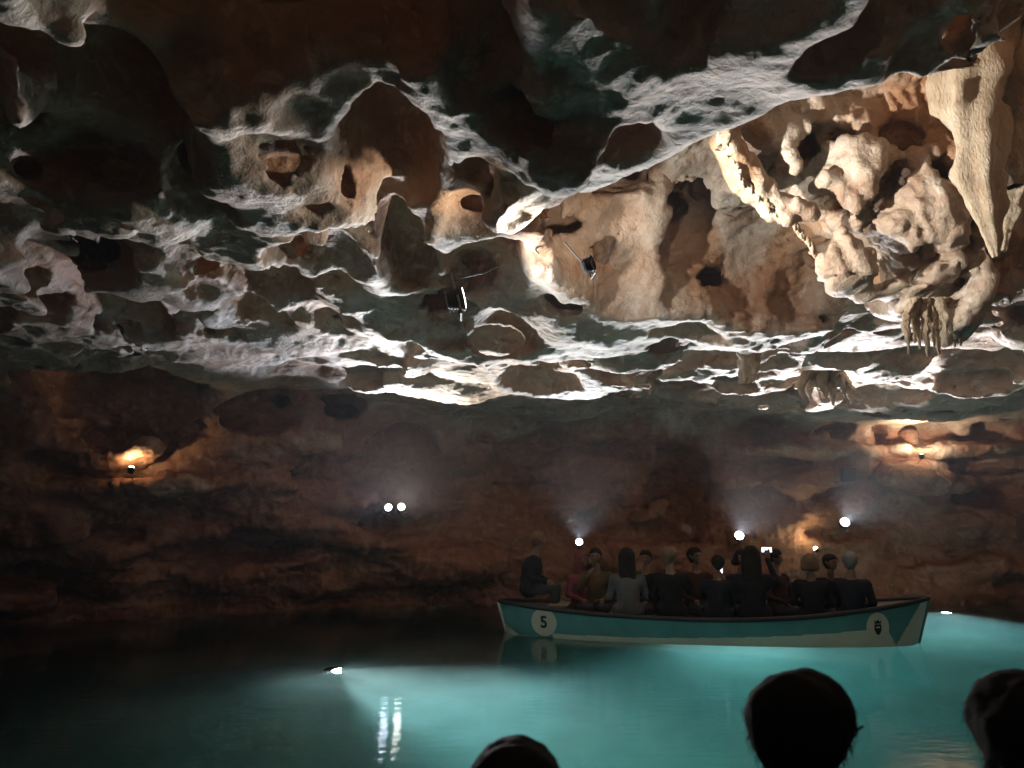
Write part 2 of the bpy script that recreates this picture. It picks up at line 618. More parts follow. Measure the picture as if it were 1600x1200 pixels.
for a in ((215, 690, .75, .7, .42, .1), (150, 640, .6, .6, .5, 0), (255, 640, .7, .5, .4, 0), (190, 600, .8, .6, .35, 0), (95, 580, .42, .7, .4, .1), (300, 690, .4, .4, .3, 0)):
    wall_carve(a[0], a[1], a[2:5], a[5], 0.3)
wall_carve(420, 640, (1.6, 0.6, 0.5), 0.0)
wall_carve(430, 860, (1.5, 0.8, 0.28), 0.0)
wall_carve(1060, 775, (0.85, 1.0, 1.1), 0.1)
wall_carve(640, 700, (0.8, 0.5, 0.5), 0.0)
wall_carve(820, 770, (0.9, 0.5, 0.35), 0.0)
wall_carve(860, 690, (0.5, 0.6, 0.3), 0.0)
wall_carve(1570, 765, (1.25, 1.4, 0.5), -0.2, 0.03)
wall_add(888, 806, (0.22, 0.25, 0.10), -0.55, 0.05)
wall_add(1072, 830, (0.15, 0.25, 0.12), -0.3, 0.05)
wall_add(200, 762, (1.3, 0.5, 0.2), -0.15, 0.3)
wall_add(700, 880, (1.3, 0.9, 0.5), 0.2)
wall_add(560, 840, (0.7, 0.6, 0.3), 0.1)
wall_add(1430, 742, (0.75, 0.6, 0.38), -0.35, 0.03)
wall_add(1250, 706, (1.7, 0.5, 0.16), 0.05, 0.05)
wall_add(1500, 700, (1.6, 0.6, 0.18), -0.1, 0.05)
wall_carve(1200, 672, (0.55, 0.5, 0.30), -0.1, 0.03)
wall_carve(1295, 672, (0.5, 0.7, 0.28), -0.1, 0.03)
wall_carve(1375, 680, (0.22, 0.6, 0.26), -0.1, 0.03)
wall_carve(1450, 672, (0.6, 0.6, 0.28), -0.1, 0.03)
wall_carve(1545, 675, (0.5, 0.7, 0.28), -0.1, 0.03)
for px, py, r in [(1220, 680, .28), (1345, 680, .3), (1420, 682, .22), (1500, 675, .25), (1590, 680, .3), (1270, 690, .2)]:
    wall_add(px, py, (r, r * 0.8, r * 1.1), 0.1, 0.03)
for _ in range(130):
    px, py = rs.uniform(0, 1600), rs.uniform(680, 940)
    a = rs.uniform(0.15, 0.5)
    (wall_carve if rs.rand() < 0.55 else wall_add)(px, py, (a * rs.uniform(1, 2.2), a * 0.8, a * rs.uniform(0.3, 0.8)), 0.1, 0.25)

V, F = surface_nets(f, xs, ys, zs)
del f
me = mesh_np('tmp', V, F)
ob = link('tmp', me)
sm = ob.modifiers.new('s', 'SUBSURF')
sm.levels = 1
sm.render_levels = 1
dg = bpy.context.evaluated_depsgraph_get()
me2 = bpy.data.meshes.new_from_object(ob.evaluated_get(dg))
n = len(me2.vertices)
V = np.empty(n * 3, np.float32)
me2.vertices.foreach_get('co', V)
V = V.reshape(-1, 3)
F = np.empty(len(me2.polygons) * 4, np.int32)
me2.loops.foreach_get('vertex_index', F)
F = F.reshape(-1, 4)
bpy.data.objects.remove(ob)
bpy.data.meshes.remove(me)
bpy.data.meshes.remove(me2)
# weathered relief: smooth scallops in places, crumbly rock in others
N = vert_normals(V, F)
mask = np.clip(0.5 + 1.6 * vnoise(V, 1.3, 3), 0, 1)
SV = V * np.array([1, 1, 1.6])
D = 0.030 * vnoise(SV, 0.30, 11) + mask * (0.014 * (1 - 2 * np.abs(vnoise(SV, 0.17, 12))) + 0.012 * vnoise(SV, 0.085, 13)) + 0.008 * vnoise(SV, 0.055, 14) + 0.012 * (1 - 2 * np.abs(vnoise(V * np.array([1, .45, 1]) + 0.4 * V[:, [1, 0, 2]], 0.13, 20)))
_alc = np.clip(3.0 - 3.0 * np.hypot((V[:, 0] - 3.5) / 2.4, (V[:, 1] - 6.6) / 2.0), 0, 1) * (V[:, 2] > 3.85) * np.clip((V[:, 1] - 5.4) / .6, 0, 1)
FV = V * np.array([1, 1, 0.22])
FV[:, 0] += 0.35 * V[:, 2]
D += _alc * (0.035 * (1 - 2 * np.abs(vnoise(FV, 0.22, 15))) + 0.025 * (1 - 2 * np.abs(vnoise(FV, 0.10, 16))) + .012 * vnoise(V, .06, 17))
_wl2 = np.clip((3.6 - V[:, 2]) / .3, 0, 1)
D += _wl2 * (0.035 * (1 - 2 * np.abs(vnoise(V * np.array([.7, .7, 1.4]), 0.33, 18))) + 0.02 * vnoise(V, .13, 19))
D *= 1 - 0.2 * np.clip((V[:, 2] - 3.5) / .2, 0, 1) * (1 - _alc)
V = V + N * D[:, None]
# [cave end]
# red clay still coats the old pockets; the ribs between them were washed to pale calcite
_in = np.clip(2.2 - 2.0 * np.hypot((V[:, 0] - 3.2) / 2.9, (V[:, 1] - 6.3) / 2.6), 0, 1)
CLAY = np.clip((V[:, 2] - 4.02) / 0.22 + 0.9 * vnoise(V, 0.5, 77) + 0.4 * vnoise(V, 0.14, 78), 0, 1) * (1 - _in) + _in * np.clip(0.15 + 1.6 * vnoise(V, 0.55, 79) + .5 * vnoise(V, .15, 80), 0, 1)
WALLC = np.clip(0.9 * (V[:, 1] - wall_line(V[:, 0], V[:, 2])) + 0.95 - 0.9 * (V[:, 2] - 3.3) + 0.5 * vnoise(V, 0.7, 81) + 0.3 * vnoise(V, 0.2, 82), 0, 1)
# what hangs overhead and what stands behind the water are two pieces of the setting
Fc = V[F].mean(1)
wallmask = Fc[:, 2] < np.interp(Fc[:, 0], [-12, -6, -1, 4, 12], [3.0, 3.1, 3.35, 3.45, 3.45])


def part_of(mask, name, mat):
    q = F[mask]
    used = np.unique(q)
    rm = np.full(len(V), -1, np.int32)
    rm[used] = np.arange(len(used))
    me = mesh_np(name, V[used], rm[q])
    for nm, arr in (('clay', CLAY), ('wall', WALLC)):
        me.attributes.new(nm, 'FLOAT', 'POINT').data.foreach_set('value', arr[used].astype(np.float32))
    return tag(link(name, me, mat), kind='structure')


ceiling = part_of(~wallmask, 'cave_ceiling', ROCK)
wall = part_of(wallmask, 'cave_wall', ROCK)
print('cave verts', len(V))

# ------------------------------------------------------------------ the lake
wm, nt, b = new_mat('lake_water')
b.inputs['Base Color'].default_value = (1, 1, 1, 1)
b.inputs['Transmission Weight'].default_value = 1.0
b.inputs['Roughness'].default_value = 0.0
b.inputs['IOR'].default_value = 1.33
tc = nd(nt, 'ShaderNodeTexCoord')
mp = nd(nt, 'ShaderNodeMapping')
mp.inputs['Scale'].default_value = (0.7, 1.7, 1)
n1 = nd(nt, 'ShaderNodeTexNoise')
n1.inputs['Scale'].default_value = 6.0
n1.inputs['Detail'].default_value = 5
bp = nd(nt, 'ShaderNodeBump')
bp.inputs['Strength'].default_value = 0.16
bp.inputs['Distance'].default_value = 0.02
nt.links.new(tc.outputs['Object'], mp.inputs['Vector'])
nt.links.new(mp.outputs['Vector'], n1.inputs['Vector'])
nt.links.new(n1.outputs['Fac'], bp.inputs['Height'])
nt.links.new(bp.outputs['Normal'], b.inputs['Normal'])
va = nd(nt, 'ShaderNodeVolumeAbsorption')
va.inputs['Color'].default_value = (0.21, 0.80, 0.78, 1)
va.inputs['Density'].default_value = 0.42
vs = nd(nt, 'ShaderNodeVolumeScatter')
vs.inputs['Color'].default_value = (0.75, 1.0, 0.97, 1)
vs.inputs['Density'].default_value = 0.34
vs.inputs['Anisotropy'].default_value = 0.79
ad = nd(nt, 'ShaderNodeAddShader')
nz = nd(nt, 'ShaderNodeTexNoise')
nz.inputs['Scale'].default_value = 1.1
nz.inputs['Detail'].default_value = 2
mr = nd(nt, 'ShaderNodeMapRange')
mr.inputs['From Min'].default_value = 0.3
mr.inputs['From Max'].default_value = 0.7
mr.inputs['To Min'].default_value = 0.16
mr.inputs['To Max'].default_value = 0.52
nt.links.new(tc.outputs['Object'], nz.inputs['Vector'])
nt.links.new(nz.outputs['Fac'], mr.inputs['Value'])
nt.links.new(mr.outputs['Result'], vs.inputs['Density'])
nt.links.new(va.outputs[0], ad.inputs[0])
nt.links.new(vs.outputs[0], ad.inputs[1])
nt.links.new(ad.outputs[0], nt.nodes['Material Output'].inputs['Volume'])
gx, gy = np.linspace(-11.4, 12.6, 241), np.linspace(-2.8, 18.2, 211)
GX, GY = np.meshgrid(gx, gy, indexing='ij')
P = np.stack([GX.ravel(), GY.ravel(), 0 * GX.ravel()], 1)
P[:, 2] = 0.004 * vnoise(P * np.array([1, 1.4, 1]), 1.3, 31) + 0.0012 * vnoise(P, 0.45, 32)
nx_, ny_ = len(gx), len(gy)
I = np.arange(nx_ * ny_).reshape(nx_, ny_)
Q = np.stack([I[:-1, :-1], I[1:, :-1], I[1:, 1:], I[:-1, 1:]], -1).reshape(-1, 4)
Pb = P.copy()
Pb[:, 2] = -2.45
o = nx_ * ny_
edge = list(I[:, 0]) + list(I[-1, 1:]) + list(I[::-1, -1][1:]) + list(I[0, ::-1][1:])
sides = np.array([[edge[i + 1], edge[i], edge[i] + o, edge[i + 1] + o] for i in range(len(edge) - 1)])
lake = link('lake_water', mesh_np('lake_water', np.concatenate([P, Pb]), np.concatenate([Q, Q[:, ::-1] + o, sides])), wm)
tag(lake, kind='structure')
# the lake bed
gx, gy = np.linspace(-13, 14, 90), np.linspace(-3, 20, 80)
GX, GY = np.meshgrid(gx, gy, indexing='ij')
P = np.stack([GX.ravel(), GY.ravel(), 0 * GX.ravel()], 1)
P[:, 2] = -2.2 + 0.2 * vnoise(P, 1.6, 41) + 0.06 * vnoise(P, 0.5, 42)
I = np.arange(90 * 80).reshape(90, 80)
Q = np.stack([I[:-1, :-1], I[1:, :-1], I[1:, 1:], I[:-1, 1:]], -1).reshape(-1, 4)
tag(link('lake_bed', mesh_np('lake_bed', P, Q), WALLROCK), kind='structure')

# ------------------------------------------------------------------ lamps
BLACK = plain('lamp_black_metal', (0.02, 0.022, 0.025), 0.45, 0.3)
STEEL = plain('lamp_bracket_steel', (0.12, 0.12, 0.12), 0.5, 0.6)


def spot(name, loc, aim, power, angle, blend, col, parent, radius=0.04):
    l = bpy.data.lights.new(name, 'SPOT')
    l.energy = power
    l.spot_size = R(angle)
    l.spot_blend = blend
    l.color = col
    l.shadow_soft_size = radius
    o = bpy.data.objects.new(name, l)
    C.objects.link(o)
    d = Vector(aim) - Vector(loc)
    o.rotation_euler = d.to_track_quat('-Z', 'Y').to_euler()
    o.location = loc
    if parent:
        o.parent = parent
        o.matrix_parent_inverse = Matrix.Translation(-Vector(parent.location))
    return o


def lamp(name, pos, aim, label, power, angle, blend=0.5, col=(0.86, 0.92, 1.0), size=0.09, glow=22.0, lens_col=None, stand=None, radius=0.04, added_fill=None, cable=None):
    """floodlight: drum housing with fins, bezel, glass, yoke, and the light it throws"""
    pos, aim = Vector(pos), Vector(aim)
    root = empty(name, pos)
    tag(root, label, 'lamp', None)
    q = (aim - pos).to_track_quat('Y', 'Z')

    def P(x, y, z):
        return q @ Vector((x, y, z))
    s = size
    m = MB()
    m.cone(P(0, -1.3 * s, 0), P(0, -0.1 * s, 0), 0.62 * s, 0.95 * s, 20)
    for k in range(4):
        y = (-1.2 + 0.26 * k) * s
        m.cone(P(0, y, 0), P(0, y + 0.07 * s, 0), 0.95 * s, 0.95 * s, 20)
    m.build('housing', BLACK, root)
    MB().cone(P(0, -0.1 * s, 0), P(0, 0.12 * s, 0), 1.06 * s, 1.06 * s, 24).build('bezel', BLACK, root)
    if name == 'ground_lamp':
        g = MB().ball(P(0, 0.2 * s, 0), (0.9 * s,) * 3, 14)
    else:
        g = MB().cone(P(0, 0.125 * s, 0), P(0, 0.16 * s, 0), 0.9 * s, 0.88 * s, 24)
    g.build('glass', emit(name + '_glass', lens_col or col, glow), root)
    y = MB()
    y.tube([P(-1.2 * s, -0.4 * s, 0), P(-1.2 * s, -0.4 * s, -1.5 * s), P(1.2 * s, -0.4 * s, -1.5 * s), P(1.2 * s, -0.4 * s, 0)], 0.1 * s, 6)
    y.build('yoke', STEEL, root)
    if stand:
        MB().tube([P(0, -0.4 * s, -1.5 * s), Vector(stand)], 0.13 * s, 6).build('stem', STEEL, root)
    if cable:
        MB().tube(cable, 0.007, 6).build('cable', BLACK, root, True)
    if power:
        spot('beam', pos + q @ Vector((0, (1.3 if name == 'ground_lamp' else 0.25) * s, 0)), aim, power, angle, blend, col, root, radius)
    for sp_ in (added_fill or []):  # extra fill lights added beside the beam
        so = spot('added_fill', pos + q @ Vector((0, 0.3 * s, 0)) + Vector(sp_[3]), sp_[0], sp_[1], min(sp_[2], 179), 1.0, col, root, radius)
        if sp_[2] >= 180:
            so.data.type = 'POINT'
    return root


bpy.context.view_layer.update()


def on_wall(px, py, gap):
    d = Vector(ray(px, py)).normalized()
    o_ = Vector((0, 0, CAM_Z))
    hits = [h[1] for h in (wall.ray_cast(o_, d), ceiling.ray_cast(o_, d)) if h[0]]
    return min(hits, key=lambda v: (v - o_).length) - d * gap


WHITE = (0.84, 0.92, 1.0)
BLUISH = (0.74, 0.82, 1.0)
CREAMY = (1.0, 0.94, 0.86)
NEUTRAL = (0.96, 0.96, 1.0)
# spotlights on the back wall
lamp('spotlight', on_wall(1155, 837, 0.5), at(1290, 565, 10.2), 'round white spotlight above the boat throwing a beam up to the right, left of two', 3900, 50, 0.8, NEUTRAL, 0.10, stand=(0, 0.7, -0.3))
lamp('spotlight', on_wall(1320, 816, 0.5), at(1500, 568, 10.0), 'round white spotlight high on the wall right of the boat passengers', 3900, 50, 0.8, NEUTRAL, 0.10, stand=(0, 0.7, -0.3))
lamp('spotlight', on_wall(905, 847, 0.5), at(925, 575, 10.6), 'round white spotlight near the stern pointing straight up', 3000, 40, 0.8, WHITE, 0.08, stand=(0, 0.6, -0.3))
lamp('floodlight', on_wall(607, 793, 0.5), at(240, 330, 6.2), 'left one of the twin white floodlights on the dark wall', 1900, 56, 0.8, BLUISH, 0.075, stand=(0, 0.6, -0.2), radius=0.3)
lamp('floodlight', on_wall(627, 792, 0.5), at(800, 460, 8.0), 'right one of the twin white floodlights on the dark wall', 2600, 56, 0.8, CREAMY, 0.075, stand=(0, 0.6, -0.2), radius=0.14)
# the one in the ceiling pocket, lighting the bulge beside it
lamp('spotlight', at(722, 466, 6.4), at(852, 440, 6.45), 'dark spotlight with bright glass in a ceiling pocket beside the white bulge', 260, 100, 0.8, (1, 0.97, 0.92), 0.105, stand=(-0.12, 0.2, 0.3), cable=[(-0.10, 0.15, 0.2), (0.0, 0.25, 0.27), (0.16, 0.32, 0.33), (0.32, 0.36, 0.42)])
# the one seen from behind, lighting the alcove
lamp('spotlight', at(925, 412, 5.6), at(1510, 215, 5.9), 'black spotlight on the alcove wall seen from behind, no glass in view', 720, 66, 0.45, (1.0, 0.95, 0.86), 0.06, stand=(-0.15, 0.75, 0.45), added_fill=[(at(925, 375, 7.2), 70, 58, (0, 0.08, 0.03)), (at(330, 280, 4.6), 120, 110, (-0.22, -0.05, 0))])  # two extra spots added here to brighten the tan wall and left ceiling
# warm lamps
lamp('ground_lamp', on_wall(205, 733, 0.8), on_wall(225, 650, 0.0), 'small yellow lamp on a ledge lighting the nook at far left', 30, 150, 0.8, (1.0, 0.84, 0.48), 0.05, glow=40, stand=(0, 0.1, -0.2))
lamp('ground_lamp', on_wall(1275, 858, 0.3), on_wall(1245, 815, 0.0), 'small yellowish lamp low on the wall behind the passengers', 13, 150, 0.8, (1.0, 0.86, 0.5), 0.05, glow=50, stand=(0, 0.3, -0.2))
lamp('ground_lamp', on_wall(1440, 712, 1.0), on_wall(1440, 660, 0.0), 'small warm lamp on the ledge under the rock niches at right', 170, 165, 0.9, (1.0, 0.84, 0.62), 0.045, glow=12, stand=(0, 0.2, -0.15))

# underwater lamps
def under(pos, aim, label, power, angle, col, glow=30, added_fill=None):
    return lamp('underwater_lamp', pos, aim, label, power, angle, 1.0, col, 0.1, glow, stand=(0, 0.3, -0.8), added_fill=added_fill)


under((-2.1, 9.6, -0.14), (3.2, 6.7, -0.8), 'underwater lamp throwing a pale beam from left across the lake', 8500, 92, (0.88, 0.97, 1.0), added_fill=[((2.0, 5.0, -1.0), 90, 180, (0, 0, -0.12))])  # extra omni light added at the lamp for a gradual glow at left
under((8.4, 15.4, -0.2), (5.2, 10.0, -0.8), 'underwater lamp glowing beside the wall right of the boat bow', 4500, 110, (0.7, 0.95, 1.0))
under((3.4, 13.2, -0.6), (3.9, 6.0, -1.3), 'underwater lamp hidden behind the boat', 1700, 120, (0.7, 0.97, 1.0))

# ------------------------------------------------------------------ boats
TEAL = plain('hull_teal_paint', (0.085, 0.255, 0.255), 0.4, 0, 0.3, 3.5)
CREAM = plain('hull_white_paint', (0.58, 0.56, 0.47), 0.45, 0, 0.2, 4)
RAIL = plain('gunwale_black', (0.012, 0.012, 0.014), 0.6)
DECK = plain('deck_grey_boards', (0.16, 0.13, 0.11), 0.7, 0, 0.3, 9)
INK = plain('black_lettering', (0.01, 0.01, 0.01), 0.6)
HL = 3.0


def hull_pt(t, v):
    """t -1..1 stern to bow, v 0 gunwale .. 1 keel (near side, y negative)"""
    b = 0.86 * max(0.0, 1 - abs(t) ** 2.6) ** 0.75
    xg = t * HL
    zg = 0.34 + (0.030 if t > 0 else 0.0135) * xg * xg
    prof_v = [0, 0.55, 0.62, 0.8, 1.0]
    prof_b = [1.0, 0.90, 0.87, 0.62, 0.0]
    prof_z = [zg, 0.0, -0.04, -0.20, -0.26]
    bb = float(np.interp(v, prof_v, prof_b)) * b
    z = float(np.interp(v, prof_v, prof_z))
    x = xg + (0.30 if t > 0 else 0.28) * t * abs(t) ** 3 * (z + 0.0)
    return x, -bb - 0.012, z


def hull_side_y(X, Z):
    t = X / HL
    for _ in range(6):
        zg = 0.34 + (0.030 if t > 0 else 0.0135) * (t * HL) ** 2
        v = 0.55 * (1 - Z / zg) if Z > 0 else 0.55
        x, y, z = hull_pt(t, v)
        t += (X - x) / HL
    return hull_pt(t, v)[1]


def hull_colour(x, z):
    if x < -2.2:
        return 1 if z < 0.15 - (x + 3.05) * 0.55 else 0
    if x > 2.5:
        return 1 if z < (x - 2.62) * 1.35 or (x < 2.62 and z < 0.22 - (x - 2.5) * 1.8) else 0
    return 1 if z < 0.10 + 0.035 * x + 0.010 * x * x else 0


def boat(name, label, numbered):
    root = empty(name, (0, 0, 0))
    tag(root, label, 'boat', 'tour boats on the lake')
    NT, NV = 420, 44
    ts = np.linspace(-1, 1, NT + 1)
    vs_ = np.concatenate([np.linspace(0, 0.55, 31), np.linspace(0.55, 1, NV - 29)[1:]])
    Vv, mats, Fq = [], [], []
    nv = len(vs_)
    for t in ts:
        for v in vs_:
            Vv.append(hull_pt(t, v))
    one = len(Vv)
    Vv += [(x, -y, z) for x, y, z in Vv]
    A = np.array(Vv)
    for i in range(NT):
        for j in range(nv - 1):
            a, b_, c, d = i * nv + j, (i + 1) * nv + j, (i + 1) * nv + j + 1, i * nv + j + 1
            q = A[[a, b_, c, d]].mean(0)
            m = hull_colour(q[0], q[2])
            Fq.append((a, d, c, b_))
            mats.append(m)
            Fq.append((a + one, b_ + one, c + one, d + one))
            mats.append(m)
    link('hull', mesh_np('hull', A, Fq, True, mats), [TEAL, CREAM], root)
    # black gunwale rail all round
    for sgn in (1, -1):
        pts = []
        for t in np.linspace(-1, 1, 81):
            x, y, z = hull_pt(t, 0)
            pts.append((x, y * sgn, z + 0.012))
        MB().tube(pts, 0.034, 8).build('gunwale', RAIL, root, True)
    # stem posts
    for t in (-1, 1):
        pts = [(hull_pt(t, v)[0] + 0.012 * t, 0, hull_pt(t, v)[2]) for v in np.linspace(0, 0.6, 8)]
        MB().tube(pts, 0.026, 8).build('stem_post', [CREAM if t < 0 else TEAL], root, True)
    # inner skin, deck boards, benches
    Vi, Fi = [], []
    for i, t in enumerate(np.linspace(-0.97, 0.97, 61)):
        x, y, z = hull_pt(t, 0.0)
        x2, y2, z2 = hull_pt(t, 0.5)
        Vi += [(x, y + 0.03, z), (x2, y2 + 0.04, 0.05), (x2, -y2 - 0.04, 0.05), (x, -y - 0.03, z)]
        if i:
            a = (i - 1) * 4
            Fi += [(a, a + 1, a + 5, a + 4), (a + 1, a + 2, a + 6, a + 5), (a + 2, a + 3, a + 7, a + 6)]
    link('inner_lining', mesh_np('inner_lining', Vi, Fi), DECK, root)
    for t in (-1, 1):
        x0, x1 = (2.05, 2.9) if t > 0 else (-2.9, -2.35)
        Vd, Fd = [], []
        for i, x in enumerate(np.linspace(x0, x1, 9)):
            _, y, z = hull_pt(x / HL, 0.0)
            Vd += [(x, y + 0.02, z - 0.03), (x, -y - 0.02, z - 0.03), (x, y + 0.02, z - 0.06), (x, -y - 0.02, z - 0.06)]
            if i:
                a = (i - 1) * 4
                Fd += [(a, a + 4, a + 5, a + 1), (a + 2, a + 3, a + 7, a + 6), (a, a + 1, a + 3, a + 2) if i == 1 else (a + 4, a + 6, a + 7, a + 5)]
        link('end_deck', mesh_np('end_deck', Vd, Fd, False), DECK, root)
    if numbered:
        for Y in (-0.42, 0.42):
            m = MB().box((0.1, Y, 0.265), (3.9, 0.26, 0.035), bevel=0.008)
            for x in (-1.7, -0.8, 0.1, 0.9, 1.7):
                m.box((x, Y, 0.148), (0.05, 0.20, 0.196))
            m.build('bench', DECK, root)
        MB().box((-2.15, 0, 0.44), (0.30, 0.8, 0.04), bevel=0.008).box((-2.15, 0, 0.235), (0.2, 0.6, 0.37)).build('stern_seat', DECK, root)

        def on_hull(pts2, off):
            return [(x, hull_side_y(x, z) - off, z) for x, z in pts2]

        def disc(cx, cz, rx, rz_, off, name, mat):
            Vd, Fd = on_hull([(cx, cz)], off), []
            NR, NA = 5, 40
            for r_ in range(1, NR + 1):
                Vd += on_hull([(cx + rx * r_ / NR * math.cos(a), cz + rz_ * r_ / NR * math.sin(a)) for a in np.linspace(0, 2 * math.pi, NA, endpoint=False)], off)
            for k in range(NA):
                Fd.append((0, 1 + k, 1 + (k + 1) % NA, 1 + (k + 1) % NA))
            me = bpy.data.meshes.new(name)
            fs = [(0, 1 + k, 1 + (k + 1) % NA) for k in range(NA)]
            for r_ in range(NR - 1):
                o_ = 1 + r_ * NA
                fs += [(o_ + k, o_ + NA + k, o_ + NA + (k + 1) % NA, o_ + (k + 1) % NA) for k in range(NA)]
            me.from_pydata(Vd, [], fs)
            return link(name, me, mat, root)
        d5 = disc(-2.34, 0.22, 0.205, 0.205, 0.005, 'number_disc', CREAM)
        d5['label'] = 'white round number plate reading 5'
        cu = bpy.data.curves.new('five', 'FONT')
        cu.body = '5'
        cu.size = 0.24
        cu.align_x = 'CENTER'
        cu.align_y = 'CENTER'
        cu.offset = 0.006
        to = bpy.data.objects.new('five', cu)
        C.objects.link(to)
        tm = bpy.data.meshes.new_from_object(to.evaluated_get(bpy.context.evaluated_depsgraph_get()))
        bpy.data.objects.remove(to)
        for v in tm.vertices:
            x, z = -2.34 + v.co.x, 0.215 + v.co.y
            v.co = (x, hull_side_y(x, z) - 0.009, z)
        link('number', tm, INK, d5)
        de = disc(2.36, 0.26, 0.165, 0.20, 0.005, 'emblem_disc', CREAM)
        de['label'] = 'pale round plate with a dark crest'
        # dark crest: shield with a crown over it, and a pale bar
        sh = [(-.05, .05), (.05, .05), (.052, -.02), (.03, -.075), (0, -.10), (-.03, -.075), (-.052, -.02)]
        cr = [(-.045, .06), (.045, .06), (.055, .11), (.025, .085), (0, .12), (-.025, .085), (-.055, .11)]
        for nm, poly in (('crest_shield', sh), ('crest_crown', cr)):
            me = bpy.data.meshes.new(nm)
            me.from_pydata(on_hull([(2.36 + x, 0.25 + z) for x, z in poly], 0.009), [], [tuple(range(len(poly)))])
            link(nm, me, INK, de)
        me = bpy.data.meshes.new('crest_bar')
        me.from_pydata(on_hull([(2.36 + x, 0.25 + z) for x, z in ((-.03, .0), (.03, .0), (.03, .02), (-.03, .02))], 0.012), [], [(0, 1, 2, 3)])
        link('crest_bar', me, CREAM, de)
    else:
        for x, wd in ((-1.7, 0.62), (-0.8, 0.8), (1.62, 0.64), (0.25, 0.82)):
            MB().box((x, 0, 0.40), (0.30, wd * 1.9, 0.035), bevel=0.008).box((x, 0, 0.215), (0.18, wd * 1.5, 0.33)).build('bench', DECK, root)
    return root


far_boat = boat('tour_boat', 'teal and white tour boat number 5 full of passengers', True)
BA, BB = Vector((-0.02, 12.45, 0)), Vector((5.76, 11.35, 0))
BYAW = math.atan2(BB.y - BA.y, BB.x - BA.x)
BC = (BA + BB) / 2 + Vector((0, 0.15, 0))
far_boat.location = BC
far_boat.rotation_euler = (0, 0, BYAW)
near_boat = boat('tour_boat', 'boat in the foreground carrying the dark silhouetted heads', False)
NC = Vector((0.6, 0.1, 0))
near_boat.location = NC
near_boat.rotation_euler = (0, 0, math.pi / 2)
near_boat.scale = (1, 1.35, 1)


# ------------------------------------------------------------------ people
SKIN = plain('skin', (0.16, 0.088, 0.058), 0.6, 0, 0.08, 30)
EYE = plain('eye', (0.03, 0.02, 0.015), 0.2)
TROUSER = plain('dark_trousers', (0.02, 0.02, 0.026), 0.85)


def cloth(name, col):
    return plain(name, col, 0.9, 0, 0.25, 14, 0.1)


def solid(prims, vox, k0):
    """mesh of a smooth union of tapered capsules and ellipsoids; every face keeps the material of its nearest shape"""
    lo, hi = np.full(3, 9.0), np.full(3, -9.0)
    for p in prims:
        if p[0] == 'c':
            for a, r in ((p[1], p[3]), (p[2], p[4])):
                lo, hi = np.minimum(lo, np.array(a) - r), np.maximum(hi, np.array(a) + r)
        else:
            lo, hi = np.minimum(lo, np.array(p[1]) - max(p[2])), np.maximum(hi, np.array(p[1]) + max(p[2]))
    lo, hi = lo - 3 * vox, hi + 3 * vox
    g = [np.arange(lo[k], hi[k], vox, dtype=np.float32) for k in range(3)]
    F_ = np.full([len(q) for q in g], 0.3, np.float32)

    def dist(p, x, y, z):
        if p[0] == 'c':
            a, b = np.array(p[1], np.float32), np.array(p[2], np.float32)
            d = b - a
            h = np.clip(((x - a[0]) * d[0] + (y - a[1]) * d[1] + (z - a[2]) * d[2]) / max(float(d @ d), 1e-9), 0, 1)
            return np.sqrt((x - a[0] - h * d[0]) ** 2 + (y - a[1] - h * d[1]) ** 2 + (z - a[2] - h * d[2]) ** 2) - (p[3] + (p[4] - p[3]) * h)
        c, r = p[1], p[2]
        q = np.sqrt(((x - c[0]) / r[0]) ** 2 + ((y - c[1]) / r[1]) ** 2 + ((z - c[2]) / r[2]) ** 2)
        return (q - 1) * min(r)
    for p in prims:
        ks = p[-1] if p[0] == 'c' and len(p) > 6 else k0
        if p[0] == 'c':
            l = np.minimum(np.array(p[1]) - p[3], np.array(p[2]) - p[4]) - 0.09
            h = np.maximum(np.array(p[1]) + p[3], np.array(p[2]) + p[4]) + 0.09
        else:
            l, h = np.array(p[1]) - np.array(p[2]) - 0.09, np.array(p[1]) + np.array(p[2]) + 0.09
        s = tuple(slice(np.searchsorted(g[k], l[k]), np.searchsorted(g[k], h[k])) for k in range(3))
        d = dist(p, g[0][s[0]][:, None, None], g[1][s[1]][None, :, None], g[2][s[2]][None, None, :])
        if p[0] == 'x':
            F_[s] = np.maximum(F_[s], -d)
        else:
            F_[s] = smin(F_[s], d, ks)
    V_, Q_ = surface_nets(-F_, *g)
    c = V_[Q_].mean(1)
    best, mi = np.full(len(c), 9.0), np.zeros(len(c), int)
    for p in prims:
        if p[0] == 'x':
            continue
        d = dist(p, c[:, 0], c[:, 1], c[:, 2])
        m = d < best
        best[m] = d[m]
        mi[m] = p[5] if p[0] == 'c' else p[3]
    return V_, Q_, mi


